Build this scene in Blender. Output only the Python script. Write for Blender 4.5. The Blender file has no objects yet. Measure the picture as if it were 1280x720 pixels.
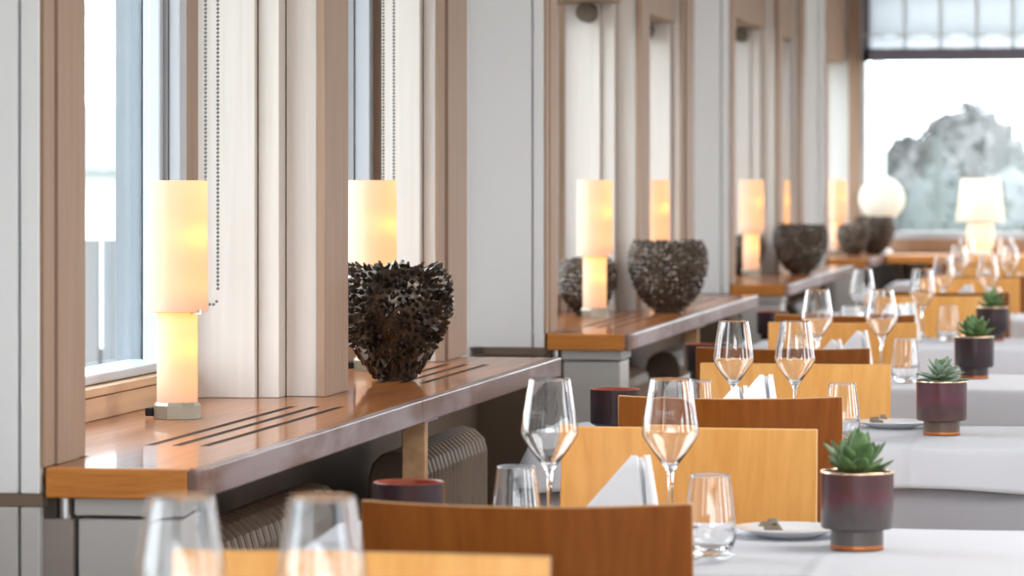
import bpy, bmesh, math, random
from mathutils import Vector, Matrix
random.seed(7)
PI = math.pi
scn = bpy.context.scene
COL = scn.collection

# ------------------------------------------------------------------ camera
CAM_Z = 1.28
cam_d = bpy.data.cameras.new('camera'); cam = bpy.data.objects.new('camera', cam_d); COL.objects.link(cam)
cam.location = (0, 0, CAM_Z)
cam.rotation_euler = (PI/2, 0, math.atan(767/4500.0))
cam_d.sensor_width = 36; cam_d.lens = 36*4500/1280.0
cam_d.shift_y = -(360-224)/1280.0
cam_d.clip_start = 0.1; cam_d.clip_end = 2000
cam_d.dof.use_dof = True; cam_d.dof.focus_distance = 6.6; cam_d.dof.aperture_fstop = 6.8
scn.camera = cam
# ------------------------------------------------------------------ sky
W = bpy.data.worlds.new('sky'); scn.world = W; W.use_nodes = True
wn = W.node_tree; wn.nodes.clear()
bgn = wn.nodes.new('ShaderNodeBackground'); won = wn.nodes.new('ShaderNodeOutputWorld')
tcn = wn.nodes.new('ShaderNodeTexCoord'); sep = wn.nodes.new('ShaderNodeSeparateXYZ'); crn = wn.nodes.new('ShaderNodeValToRGB')
crn.color_ramp.elements[0].position = 0.0; crn.color_ramp.elements[0].color = (0.90, 0.95, 1.0, 1)
crn.color_ramp.elements[1].position = 0.8; crn.color_ramp.elements[1].color = (0.80, 0.90, 1.0, 1)
wn.links.new(tcn.outputs['Generated'], sep.inputs[0]); wn.links.new(sep.outputs['Z'], crn.inputs[0])
wn.links.new(crn.outputs[0], bgn.inputs[0]); bgn.inputs[1].default_value = 6.5
wn.links.new(bgn.outputs[0], won.inputs[0])
# ------------------------------------------------------------------ added fill lights below the ceiling, no lamps seen there
def area(name, loc, sx, sy, power, col, rot=(0, 0, 0)):
    l = bpy.data.lights.new(name, 'AREA'); l.shape = 'RECTANGLE'; l.size = sx; l.size_y = sy; l.energy = power; l.color = col
    o = bpy.data.objects.new(name, l); o.location = loc; o.rotation_euler = rot; COL.objects.link(o); return o
for k in range(5):
    area('added_ceiling_fill', (1.2, 1.0+4.4*k, 2.66), 2.0, 1.4, 66, (1.0, 0.97, 0.95))
# ------------------------------------------------------------------ exposure
scn.view_settings.view_transform = 'Standard'; scn.view_settings.look = 'None'
scn.view_settings.gamma = 1; scn.view_settings.use_curve_mapping = False
scn.view_settings.exposure = 0.22
try:
    scn.cycles.use_denoising = True
    scn.cycles.max_bounces = 16; scn.cycles.transmission_bounces = 14; scn.cycles.transparent_max_bounces = 24
    scn.cycles.glossy_bounces = 6; scn.cycles.diffuse_bounces = 5; scn.cycles.sample_clamp_indirect = 6
except Exception: pass

# ================================================================== helpers
class G:
    """collects geometry of ONE mesh"""
    def __init__(s): s.v = []; s.f = []; s.mi = []; s.m = 0
    def quadbox(s, p):           # 8 points, bottom ring then top ring
        b = len(s.v); s.v += [tuple(q) for q in p]
        for f in ((3,2,1,0),(4,5,6,7),(0,1,5,4),(1,2,6,5),(2,3,7,6),(3,0,4,7)):
            s.f.append([b+i for i in f]); s.mi.append(s.m)
    def box(s, x0, x1, y0, y1, z0, z1):
        s.quadbox([(x0,y0,z0),(x1,y0,z0),(x1,y1,z0),(x0,y1,z0),(x0,y0,z1),(x1,y0,z1),(x1,y1,z1),(x0,y1,z1)])
    def prism(s, poly, z0, z1):
        n = len(poly); b = len(s.v)
        s.v += [(x,y,z0) for x,y in poly]+[(x,y,z1) for x,y in poly]
        s.f.append([b+i for i in range(n)][::-1]); s.mi.append(s.m)
        s.f.append([b+n+i for i in range(n)]); s.mi.append(s.m)
        for i in range(n):
            j = (i+1) % n; s.f.append([b+i, b+j, b+n+j, b+n+i]); s.mi.append(s.m)
    def lathe(s, prof, n=32, c=(0,0,0), a0=0.0):
        b = len(s.v); rows = []
        for r, z in prof:
            if r < 1e-6:
                rows.append([len(s.v)]); s.v.append((c[0], c[1], c[2]+z))
            else:
                rows.append(list(range(len(s.v), len(s.v)+n)))
                s.v += [(c[0]+r*math.cos(a0+2*PI*k/n), c[1]+r*math.sin(a0+2*PI*k/n), c[2]+z) for k in range(n)]
        for A, B in zip(rows, rows[1:]):
            for k in range(n):
                k2 = (k+1) % n
                if len(A) == 1 and len(B) == 1: continue
                if len(A) == 1: s.f.append([A[0], B[k2], B[k]])
                elif len(B) == 1: s.f.append([A[k], A[k2], B[0]])
                else: s.f.append([A[k], A[k2], B[k2], B[k]])
                s.mi.append(s.m)
    def grid(s, rows, closed=False):
        b = len(s.v); n = len(rows[0])
        for r in rows: s.v += [tuple(q) for q in r]
        for i in range(len(rows)-1):
            for k in range(n if closed else n-1):
                k2 = (k+1) % n
                s.f.append([b+i*n+k, b+i*n+k2, b+(i+1)*n+k2, b+(i+1)*n+k]); s.mi.append(s.m)
    def tube(s, pts, r, n=6):
        pts = [Vector(p) for p in pts]; rows = []
        for i, p in enumerate(pts):
            t = (pts[min(i+1, len(pts)-1)]-pts[max(i-1, 0)]).normalized()
            a = t.cross(Vector((0.31, 0.2, 0.93))).normalized(); c = t.cross(a)
            rr = r[i] if isinstance(r, (list, tuple)) else r
            rows.append([p+(a*math.cos(2*PI*k/n)+c*math.sin(2*PI*k/n))*rr for k in range(n)])
        s.grid(rows, True)
        b = len(s.v)
        for row, rev in ((rows[0], 1), (rows[-1], 0)):
            b = len(s.v); s.v += [tuple(q) for q in row]
            f = list(range(b, b+n)); s.f.append(f[::-1] if rev else f); s.mi.append(s.m)
    def ball(s, c, r, n=8, m=5):
        s.lathe([(0, -r)]+[(r*math.sin(PI*i/m), -r*math.cos(PI*i/m)) for i in range(1, m)]+[(0, r)], n, c)
    def mesh(s, name, mats, smooth=False, weld=False):
        me = bpy.data.meshes.new(name); me.from_pydata(s.v, [], s.f)
        for m in (mats if isinstance(mats, (list, tuple)) else [mats]): me.materials.append(m)
        me.polygons.foreach_set('material_index', s.mi)
        bm = bmesh.new(); bm.from_mesh(me)
        if weld: bmesh.ops.remove_doubles(bm, verts=bm.verts, dist=1e-5)
        bmesh.ops.recalc_face_normals(bm, faces=bm.faces)
        bm.to_mesh(me); bm.free()
        if smooth: me.polygons.foreach_set('use_smooth', [True]*len(me.polygons))
        me.update(); return me

def link(name, me, parent=None, loc=None, rot=None, label=None, cat=None, group=None, kind=None, bevel=0, seg=2):
    o = bpy.data.objects.new(name, me); COL.objects.link(o)
    if parent: o.parent = parent
    if loc is not None: o.location = loc
    if rot is not None: o.rotation_euler = rot
    if label: o['label'] = label
    if cat: o['category'] = cat
    if group: o['group'] = group
    if kind: o['kind'] = kind
    if bevel:
        m = o.modifiers.new('bevel', 'BEVEL'); m.width = bevel; m.segments = seg; m.limit_method = 'ANGLE'; m.angle_limit = math.radians(40)
    return o
def smooth_by_angle(me, deg=35):
    bm = bmesh.new(); bm.from_mesh(me)
    for f in bm.faces: f.smooth = True
    for e in bm.edges:
        if len(e.link_faces) == 2 and e.calc_face_angle(0) > math.radians(deg): e.smooth = False
    bm.to_mesh(me); bm.free(); return me
def copy_tree(src, loc=None, rot=None, label=None):
    def rec(o, par):
        c = o.copy(); COL.objects.link(c); c.parent = par
        for ch in list(o.children): rec(ch, c)
        return c
    c = rec(src, None)
    if loc is not None: c.location = loc
    if rot is not None: c.rotation_euler = rot
    if label: c['label'] = label
    return c
ORD = ['nearest', 'second', 'third', 'fourth', 'fifth', 'sixth', 'seventh', 'eighth']

# ================================================================== materials
def mat(name, col, rough=0.5, metal=0.0, coat=0.0, spec=0.5, **kw):
    m = bpy.data.materials.new(name); m.use_nodes = True
    b = m.node_tree.nodes['Principled BSDF']
    b.inputs['Base Color'].default_value = (*col, 1); b.inputs['Roughness'].default_value = rough
    b.inputs['Metallic'].default_value = metal; b.inputs['Coat Weight'].default_value = coat
    b.inputs['Specular IOR Level'].default_value = spec
    if 'coat_rough' in kw: b.inputs['Coat Roughness'].default_value = kw['coat_rough']
    return m
def noise_mix(m, colA, colB, scale=(1,1,1), nscale=5, detail=4, pos=(0.35, 0.65), bump=0.0, dist=0.0):
    nt = m.node_tree; b = nt.nodes['Principled BSDF']
    tc = nt.nodes.new('ShaderNodeTexCoord'); mp = nt.nodes.new('ShaderNodeMapping'); no = nt.nodes.new('ShaderNodeTexNoise'); cr = nt.nodes.new('ShaderNodeValToRGB')
    mp.inputs['Scale'].default_value = scale; no.inputs['Scale'].default_value = nscale; no.inputs['Detail'].default_value = detail
    no.inputs['Distortion'].default_value = dist
    cr.color_ramp.elements[0].position = pos[0]; cr.color_ramp.elements[1].position = pos[1]
    cr.color_ramp.elements[0].color = (*colA, 1); cr.color_ramp.elements[1].color = (*colB, 1)
    L = nt.links.new
    L(tc.outputs['Object'], mp.inputs[0]); L(mp.outputs[0], no.inputs[0]); L(no.outputs['Fac'], cr.inputs[0]); L(cr.outputs[0], b.inputs['Base Color'])
    if bump:
        bp = nt.nodes.new('ShaderNodeBump'); bp.inputs['Strength'].default_value = bump; bp.inputs['Distance'].default_value = 0.002
        L(no.outputs['Fac'], bp.inputs['Height']); L(bp.outputs[0], b.inputs['Normal'])
    return m
M = {}
M['white'] = mat('white_paint', (0.87, 0.88, 0.885), 0.45)
M['wall'] = mat('wall_paint', (0.72, 0.71, 0.69), 0.6)
M['tan'] = noise_mix(mat('tan_painted_wood', (0.36, 0.24, 0.17), 0.6, spec=0.1), (0.30, 0.20, 0.14), (0.355, 0.24, 0.172), (30, 30, 1.2), 3, 5, (0.3, 0.7), 0.15)
M['pale'] = noise_mix(mat('daylit_tan_wood', (0.60, 0.54, 0.49), 0.45), (0.57, 0.515, 0.465), (0.62, 0.56, 0.51), (30, 30, 1.2), 3, 5, (0.3, 0.7), 0.1)  # the tan paint made paler: window daylight put into the colour
M['frame'] = mat('window_frame_paint', (0.47, 0.49, 0.52), 0.35)
M['sill'] = noise_mix(mat('varnished_sill_wood', (0.4, 0.15, 0.05), 0.35, coat=0.6, coat_rough=0.065, spec=0.1), (0.24, 0.074, 0.014), (0.39, 0.130, 0.028), (28, 1.4, 28), 2.2, 6, (0.3, 0.72), 0.12, 0.6)
M['sill_end'] = noise_mix(mat('varnished_end_grain', (0.4, 0.15, 0.05), 0.42, coat=0.15, coat_rough=0.2, spec=0.25), (0.48, 0.165, 0.026), (0.72, 0.29, 0.06), (2.0, 2.0, 34), 3.0, 6, (0.3, 0.72), 0.1, 0.9)
M['upstand'] = noise_mix(mat('pale_oak', (0.5, 0.3, 0.15), 0.4), (0.46, 0.26, 0.13), (0.58, 0.36, 0.19), (20, 1.2, 30), 2, 5, (0.3, 0.7))
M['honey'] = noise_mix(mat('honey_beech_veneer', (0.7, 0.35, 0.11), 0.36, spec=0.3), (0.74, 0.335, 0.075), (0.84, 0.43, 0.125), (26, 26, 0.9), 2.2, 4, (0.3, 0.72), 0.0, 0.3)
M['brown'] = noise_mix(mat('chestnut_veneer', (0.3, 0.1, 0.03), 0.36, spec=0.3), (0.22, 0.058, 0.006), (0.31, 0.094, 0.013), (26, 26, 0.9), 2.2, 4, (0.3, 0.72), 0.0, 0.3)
M['plyedge'] = mat('ply_edge', (0.62, 0.36, 0.16), 0.4)
M['cloth'] = mat('white_linen', (0.555, 0.56, 0.595), 0.85, spec=0.2)
_nt = M['cloth'].node_tree; _b = _nt.nodes['Principled BSDF']                 # pressed fold lines of the linen
_tc = _nt.nodes.new('ShaderNodeTexCoord'); _sp = _nt.nodes.new('ShaderNodeSeparateXYZ'); _bp = _nt.nodes.new('ShaderNodeBump')
_ad = _nt.nodes.new('ShaderNodeMath'); _ad.operation = 'ADD'; _ad.inputs[1].default_value = 0.065
_ab = _nt.nodes.new('ShaderNodeMath'); _ab.operation = 'ABSOLUTE'; _mr = _nt.nodes.new('ShaderNodeMapRange'); _mr.inputs[1].default_value = 0.0; _mr.inputs[2].default_value = 0.02; _mr.inputs[3].default_value = 1.0; _mr.inputs[4].default_value = 0.0; _mr.interpolation_type = 'SMOOTHSTEP'
_no = _nt.nodes.new('ShaderNodeTexNoise'); _no.inputs['Scale'].default_value = 7; _no.inputs['Detail'].default_value = 3
_ma = _nt.nodes.new('ShaderNodeMath'); _ma.operation = 'MULTIPLY_ADD'; _ma.inputs[1].default_value = 1.2
_bp.inputs['Strength'].default_value = 0.6; _bp.inputs['Distance'].default_value = 0.006
for _a, _c in ((_tc.outputs['Object'], _sp.inputs[0]), (_sp.outputs['X'], _ad.inputs[0]), (_ad.outputs[0], _ab.inputs[0]), (_ab.outputs[0], _mr.inputs[0]), (_tc.outputs['Object'], _no.inputs[0]), (_no.outputs['Fac'], _ma.inputs[0]), (_mr.outputs[0], _ma.inputs[2]), (_ma.outputs[0], _bp.inputs['Height']), (_bp.outputs[0], _b.inputs['Normal'])): _nt.links.new(_a, _c)
M['cloth_in'] = mat('grey_underlinen', (0.36, 0.355, 0.38), 0.85, spec=0.2)
M['napkin'] = mat('napkin_linen', (0.90, 0.90, 0.92), 0.8, spec=0.2)
M['steel'] = mat('brushed_steel', (0.55, 0.55, 0.55), 0.28, 1.0)
M['grey_metal'] = mat('lamp_base_metal', (0.30, 0.26, 0.20), 0.38, 0.55)
M['black'] = mat('black_plastic_and_shade', (0.015, 0.013, 0.012), 0.75, spec=0.15)
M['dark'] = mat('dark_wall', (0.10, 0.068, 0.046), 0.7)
M['bluegrey'] = mat('outer_frame_paint', (0.125, 0.145, 0.168), 0.4)
M['greypaint'] = mat('grey_paint', (0.56, 0.545, 0.525), 0.5)
M['taupe'] = mat('taupe_paint', (0.33, 0.29, 0.26), 0.5)
M['worn_sheen'] = noise_mix(mat('worn_lacquer_sheen', (0.25, 0.2, 0.2), 0.34, coat=0.2), (0.13, 0.062, 0.045), (0.27, 0.215, 0.22), (5, 1.3, 5), 2.2, 8, (0.47, 0.61), 0.25, 0.4)  # worn lacquer, its mauve-grey a grazing reflection put into the colour
M['radiator'] = mat('radiator_enamel', (0.19, 0.135, 0.095), 0.4)
M['porcelain'] = mat('porcelain', (0.82, 0.82, 0.84), 0.12)
M['copper'] = mat('copper_foot', (0.50, 0.16, 0.045), 0.3, 0.7)
M['gold'] = mat('gold_rim', (0.85, 0.62, 0.42), 0.22, 0.85)
M['soil'] = mat('terracotta_soil', (0.22, 0.07, 0.035), 0.9)
M['redin'] = mat('red_glaze_inside', (0.32, 0.06, 0.03), 0.35)
M['leaf'] = noise_mix(mat('succulent_leaf', (0.1, 0.2, 0.06), 0.45), (0.05, 0.115, 0.03), (0.15, 0.25, 0.085), (1, 1, 1), 40, 3)
M['leaf_grey'] = noise_mix(mat('grey_succulent_leaf', (0.18, 0.25, 0.17), 0.5), (0.10, 0.17, 0.10), (0.30, 0.37, 0.27), (1, 1, 1), 40, 3)
M['floor'] = noise_mix(mat('grey_carpet', (0.2, 0.18, 0.17), 0.9), (0.17, 0.15, 0.14), (0.23, 0.21, 0.20), (1,1,1), 60, 4)
M['ceil'] = mat('ceiling_paint', (0.75, 0.74, 0.72), 0.8)
M['packet'] = mat('taupe_paper', (0.24, 0.19, 0.13), 0.6)
M['bronze'] = noise_mix(mat('bronze_glaze', (0.05, 0.04, 0.03), 0.2, 0.6), (0.035, 0.025, 0.018), (0.12, 0.09, 0.066), (1,1,1), 26, 4)
M['bronze2'] = noise_mix(mat('bronze_scale_glaze', (0.09, 0.07, 0.05), 0.24, 0.55), (0.05, 0.036, 0.027), (0.13, 0.10, 0.075), (1,1,1), 60, 4)
M['slate'] = mat('slate_fabric', (0.13, 0.12, 0.145), 0.8)
# glaze of the pots: purple above, ashy below (its own colour)
def glaze(name, top, mid, low):
    m = mat(name, mid, 0.3, 0.25, coat=0.25, coat_rough=0.15); nt = m.node_tree; b = nt.nodes['Principled BSDF']
    tc = nt.nodes.new('ShaderNodeTexCoord'); sp = nt.nodes.new('ShaderNodeSeparateXYZ'); no = nt.nodes.new('ShaderNodeTexNoise'); ad = nt.nodes.new('ShaderNodeMath'); ad.operation = 'MULTIPLY_ADD'
    cr = nt.nodes.new('ShaderNodeValToRGB'); mr = nt.nodes.new('ShaderNodeMapRange'); no.inputs['Scale'].default_value = 38; no.inputs['Detail'].default_value = 5
    mr.inputs[1].default_value = 0.0; mr.inputs[2].default_value = 0.114
    L = nt.links.new
    L(tc.outputs['Object'], sp.inputs[0]); L(sp.outputs['Z'], mr.inputs[0]); L(tc.outputs['Object'], no.inputs[0])
    ad.inputs[1].default_value = 0.5; L(no.outputs['Fac'], ad.inputs[0]); L(mr.outputs[0], ad.inputs[2]); L(ad.outputs[0], cr.inputs[0])
    e = cr.color_ramp.elements; e[0].position = 0.2; e[0].color = (*low, 1); e[1].position = 1.05; e[1].color = (*top, 1)
    k = e.new(0.72); k.color = (*mid, 1); k = e.new(0.9); k.color = (top[0]*1.3, top[1]*1.0, top[2]*1.3, 1)
    L(cr.outputs[0], b.inputs['Base Color']); return m
M['glaze_a'] = glaze('ash_purple_glaze', (0.085, 0.03, 0.032), (0.085, 0.066, 0.066), (0.12, 0.10, 0.09))
M['glaze_b'] = glaze('wine_purple_glaze', (0.085, 0.028, 0.036), (0.08, 0.034, 0.036), (0.15, 0.10, 0.06))
M['glaze_c'] = glaze('dark_plum_glaze', (0.026, 0.010, 0.012), (0.024, 0.012, 0.014), (0.04, 0.022, 0.022))
def glassmat(name, ior=1.56):
    m = bpy.data.materials.new(name); m.use_nodes = True; nt = m.node_tree; nt.nodes.clear()
    g = nt.nodes.new('ShaderNodeBsdfGlass'); g.inputs['IOR'].default_value = ior; g.inputs['Roughness'].default_value = 0.0
    o = nt.nodes.new('ShaderNodeOutputMaterial'); nt.links.new(g.outputs[0], o.inputs[0]); return m
M['glass'] = glassmat('crystal_glass')
def panemat(name):
    m = bpy.data.materials.new(name); m.use_nodes = True; nt = m.node_tree; nt.nodes.clear()
    t = nt.nodes.new('ShaderNodeBsdfTransparent'); g = nt.nodes.new('ShaderNodeBsdfGlossy'); g.inputs['Roughness'].default_value = 0.0
    lw = nt.nodes.new('ShaderNodeLayerWeight'); lw.inputs[0].default_value = 0.5
    pw = nt.nodes.new('ShaderNodeMath'); pw.operation = 'POWER'; pw.inputs[1].default_value = 5.0
    fr = nt.nodes.new('ShaderNodeMath'); fr.operation = 'MULTIPLY_ADD'; fr.inputs[1].default_value = 0.85; fr.inputs[2].default_value = 0.03
    nt.links.new(lw.outputs['Facing'], pw.inputs[0]); nt.links.new(pw.outputs[0], fr.inputs[0])
    mx = nt.nodes.new('ShaderNodeMixShader'); o = nt.nodes.new('ShaderNodeOutputMaterial')
    t.inputs[0].default_value = (0.96, 0.98, 0.98, 1)
    nt.links.new(fr.outputs[0], mx.inputs[0]); nt.links.new(t.outputs[0], mx.inputs[1]); nt.links.new(g.outputs[0], mx.inputs[2]); nt.links.new(mx.outputs[0], o.inputs[0]); return m
M['pane'] = panemat('window_glass')
def opal(name, col, tr=0.6, dcol=(0.84, 0.80, 0.70)):
    m = bpy.data.materials.new(name); m.use_nodes = True; nt = m.node_tree; nt.nodes.clear()
    d = nt.nodes.new('ShaderNodeBsdfDiffuse'); t = nt.nodes.new('ShaderNodeBsdfTranslucent'); g = nt.nodes.new('ShaderNodeBsdfGlossy')
    d.inputs[0].default_value = (*dcol, 1); t.inputs[0].default_value = (*col, 1); g.inputs['Roughness'].default_value = 0.4
    m1 = nt.nodes.new('ShaderNodeMixShader'); m1.inputs[0].default_value = tr; m2 = nt.nodes.new('ShaderNodeMixShader'); m2.inputs[0].default_value = 0.05
    o = nt.nodes.new('ShaderNodeOutputMaterial'); L = nt.links.new
    L(d.outputs[0], m1.inputs[1]); L(t.outputs[0], m1.inputs[2]); L(m1.outputs[0], m2.inputs[1]); L(g.outputs[0], m2.inputs[2]); L(m2.outputs[0], o.inputs[0]); return m
M['opal'] = opal('opal_glass', (0.66, 0.37, 0.10), 0.50, (0.66, 0.63, 0.57))
M['opal_white'] = opal('white_opal_glass', (0.95, 0.93, 0.88), 0.45)
M['shade_fabric'] = opal('cream_shade', (0.95, 0.84, 0.66), 0.5)
M['blind'] = opal('blind_fabric', (0.77, 0.79, 0.84), 0.75)
M['blind_tape'] = opal('blind_tape', (0.30, 0.31, 0.35), 0.4)
def frosted(name):
    m = bpy.data.materials.new(name); m.use_nodes = True; nt = m.node_tree; nt.nodes.clear()
    t = nt.nodes.new('ShaderNodeBsdfTransparent'); d = nt.nodes.new('ShaderNodeBsdfDiffuse'); d.inputs[0].default_value = (0.9, 0.9, 0.9, 1)
    mx = nt.nodes.new('ShaderNodeMixShader'); mx.inputs[0].default_value = 0.45; o = nt.nodes.new('ShaderNodeOutputMaterial')
    nt.links.new(t.outputs[0], mx.inputs[1]); nt.links.new(d.outputs[0], mx.inputs[2]); nt.links.new(mx.outputs[0], o.inputs[0]); return m
M['etch'] = frosted('etched_mark')

# ================================================================== room shell
Y0, Y1, XR, XL = -3.0, 20.3, 4.6, -1.74
TOP = 2.7; ZS = 0.865; ZT = 0.75
BAY = [4.985, 9.53, 14.10, 18.68]
g = G(); g.box(-2.1, XR+0.2, Y0-0.2, Y1+0.3, -0.15, 0); link('floor', g.mesh('floor', M['floor']), kind='structure')
g = G(); g.box(-2.1, XR+0.2, Y0-0.2, Y1+0.3, TOP, TOP+0.15); link('ceiling', g.mesh('ceiling', M['ceil']), kind='structure')
# left wall: below the windows, above them, the solid parts between the bays
g = G(); g.box(-2.0, XL, Y0, Y1, 0, ZS-0.05); g.box(-2.0, XL, Y0, Y1, 2.3, TOP)
ys = [(Y0, 0.4)]+[(BAY[k]+3.42-4.57 if k == 0 else BAY[k-1]+3.42, BAY[k]+0.23) for k in range(4)]
for a, b in ys: g.box(-2.0, XL, a, b, ZS-0.05, 2.3)
link('wall_left', g.mesh('wall_left', M['wall']), kind='structure')
# right wall and back wall: rows of wide window openings (unseen, sized to set the ambient light)
g = G(); g.box(XR, XR+0.2, Y0, Y1, 0, 0.9); g.box(XR, XR+0.2, Y0, Y1, 2.15, TOP)
for k in range(9): g.box(XR, XR+0.2, Y0+k*2.85, Y0+k*2.85+1.6, 0.9, 2.15)
link('wall_right', g.mesh('wall_right', M['wall']), kind='structure')
g = G(); g.box(-2.0, XR, Y0-0.2, Y0, 0, 0.7); g.box(-2.0, XR, Y0-0.2, Y0, 2.3, TOP)
for k in range(4): g.box(-2.0+k*2.05, -2.0+k*2.05+0.2, Y0-0.2, Y0, 0.7, 2.3)
link('wall_back', g.mesh('wall_back', M['wall']), kind='structure')
g = G(); g.box(-2.0, XR, Y1, Y1+0.25, 0, 0.90); g.box(-2.0, XR, Y1, Y1+0.25, 2.45, TOP); g.box(-2.0, -1.50, Y1, Y1+0.25, 0.90, 2.45); g.box(4.3, XR, Y1, Y1+0.25, 0.90, 2.45)
link('wall_end', g.mesh('wall_end', M['wall']), kind='structure')

HEAD = [1.95, 1.83, 1.94, 1.935]
wi = 0; ti = 0
def trim(name_mat_boxes, bevel=0.002):
    """one numbered trim: first entry is the trim itself, the others its boards"""
    global ti; ti += 1
    root = None
    for nm, m, boxes in name_mat_boxes:
        gg = G()
        for b in boxes: gg.box(*b)
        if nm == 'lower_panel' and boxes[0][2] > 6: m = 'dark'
        if root is None: root = link('trim_%d' % ti, gg.mesh('trim', M[m]), kind='structure', bevel=bevel)
        else: link(nm, gg.mesh(nm, M[m]), root, bevel=bevel)
    return root
for bi, b in enumerate([BAY[0]-4.57]+BAY):
    hd = HEAD[max(bi-1, 0)]
    last = bi == 4
    # column at the start of the bay: white boards face the camera, tan casing faces the room
    trim([('', 'wall', [(-1.76, -1.545, b+0.02, b+0.22, ZS if 0 else 0.862, TOP)]),
          ('panel_board', 'white', [(-1.78, -1.571, b, b+0.02, 0.868-0.04, TOP)]),
          ('panel_board', 'white', [(-1.566, -1.538, b-0.002, b+0.02, 0.868-0.04, TOP)]),
          ('lower_panel', 'greypaint', [(-1.73, -1.571, b, b+0.02, 0.02, 0.808)]),
          ('lower_panel', 'greypaint', [(-1.566, -1.538, b-0.002, b+0.02, 0.02, 0.808)]),
          ('rail', 'radiator', [(-1.70, -1.535, b+0.004, b+0.03, 0.808, 0.828)]),
          ('casing_bead', 'tan', [(-1.545, -1.532, b+0.0, b+0.055, ZS, TOP)]),
          ('casing_board', 'tan', [(-1.545, -1.53, b+0.065, b+0.175, ZS, TOP)]),
          ('casing_bead', 'tan', [(-1.545, -1.536, b+0.18, b+0.225, ZS, TOP)])])
    yp = b+1.655                                   # pier between the two windows of the bay
    if not last:
        trim([('', 'tan', [(-1.84, -1.51, yp+0.076, yp+0.262, ZS, TOP)]),
              ('pier_board', 'pale', [(-1.737, -1.626, yp, yp+0.08, ZS, TOP)]),
              ('pier_board', 'pale', [(-1.624, -1.583, yp+0.018, yp+0.08, ZS, TOP)]),
              ('pier_board', 'pale', [(-1.581, -1.521, yp+0.068, yp+0.084, ZS, TOP)]),
              ('pier_face', 'tan', [(-1.52, -1.503, yp+0.060, yp+0.268, ZS, TOP)])])
        ye = b+3.015                               # jamb and casing at the end of the bay
        trim([('', 'tan', [(-1.84, -1.545, ye+0.05, ye+0.37, ZS, TOP)]),
              ('jamb_frame', 'frame', [(-1.756, -1.728, ye-0.004, ye+0.05, ZS+0.06, TOP)]),
              ('jamb_frame', 'frame', [(-1.725, -1.692, ye, ye+0.05, ZS+0.06, TOP)]),
              ('jamb_board', 'pale', [(-1.664, -1.575, ye, ye+0.06, ZS, TOP)]),
              ('jamb_board', 'pale', [(-1.573, -1.545, ye+0.03, ye+0.06, ZS, TOP)]),
              ('casing_bead', 'tan', [(-1.545, -1.536, ye+0.03, ye+0.10, ZS, TOP)]),
              ('casing_board', 'tan', [(-1.545, -1.53, ye+0.11, ye+0.25, ZS, TOP)]),
              ('casing_bead', 'tan', [(-1.545, -1.534, ye+0.26, ye+0.37, ZS, TOP)])])
    # windows
    spans = [(b+0.225, yp)] + ([(yp+0.275, b+3.015)] if not last else [])
    if last: spans = [(b+0.225, Y1-0.02)]
    for (a, c) in spans:
        wi += 1
        gg = G()
        gg.box(-1.86, -1.775, a, a+0.06, 0.925, 2.3); gg.box(-1.832, -1.797, c-0.05, c, 0.925, 2.3); gg.box(-1.795, -1.783, c-0.044, c, 0.925, 2.3); gg.box(-1.781, -1.758, c-0.05, c, 0.925, 2.3)
        gg.box(-1.815, -1.79, c-0.075, c-0.05, 0.935, 2.3)
        gg.box(-1.86, -1.765, a, c, 0.923, 0.94); gg.box(-1.86, -1.775, a, c, 2.2, 2.3)
        root = link('window_%d' % wi, gg.mesh('window_frame', M['frame']), kind='structure', bevel=0.004)
        gg = G(); gg = G(); gg.box(-1.885, -1.833, c-0.05, c, 0.925, 2.3); link('outer_stile', gg.mesh('outer_stile', M['bluegrey']), root, bevel=0.003)
        gg = G(); gg.box(-1.837, -1.834, a+0.05, c-0.05, 0.935, 2.25); link('pane', gg.mesh('pane', M['pane']), root)
        gg = G(); gg.box(-1.80, -1.745, a, c, ZS, 0.905); link('upstand', gg.mesh('upstand', M['upstand']), root, bevel=0.002)
        gg = G(); gg.box(-1.80, -1.738, a, c, 0.907, 0.922); link('ledge_strip', gg.mesh('ledge_strip', M['upstand']), root, bevel=0.002)
        gg = G(); gg.box(-1.765, -1.56, a, c, hd, 2.3); link('valance', gg.mesh('valance', M['tan']), root, bevel=0.003)
        if bi in (1, 2, 3):
            gg = G(); gg.tube([(-1.66, c-0.10, hd-0.03), (-1.66, c-0.01, hd-0.03)], 0.03, 12); link('roller_end', gg.mesh('roller_end', M['dark']), root)
# end window
wi += 1
gg = G(); gg.box(-1.50, -1.44, Y1-0.02, Y1+0.2, 0.90, 2.45); gg.box(-1.44, 4.3, Y1+0.05, Y1+0.15, 0.945, 0.985); gg.box(-1.44, 4.3, Y1+0.05, Y1+0.15, 2.38, 2.45); gg.box(1.3, 1.37, Y1+0.05, Y1+0.15, 0.94, 2.4)
root = link('window_%d' % wi, gg.mesh('window_frame', M['frame']), kind='structure', bevel=0.004)
root.data.materials[0] = M['frame']
gg = G(); gg.box(-1.44, 4.3, Y1+0.098, Y1+0.104, 0.98, 2.4); link('pane', gg.mesh('pane', M['pane']), root)
gg = G(); gg.box(-1.535, -1.47, Y1-0.04, Y1, 0.868, 2.45); link('casing_board', gg.mesh('casing', M['tan']), root, bevel=0.003)
gg = G(); gg.box(-1.47, 4.3, Y1-0.03, Y1+0.06, 0.868, 0.945); link('upstand', gg.mesh('upstand_end', M['tan']), root, bevel=0.003)
# dark recess behind the radiators
gg = G(); gg.box(XL, XL+0.02, 0.4, Y1, 0.0, 0.80); link('baseboard_left', gg.mesh('recess_back', M['dark']), kind='structure')

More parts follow.
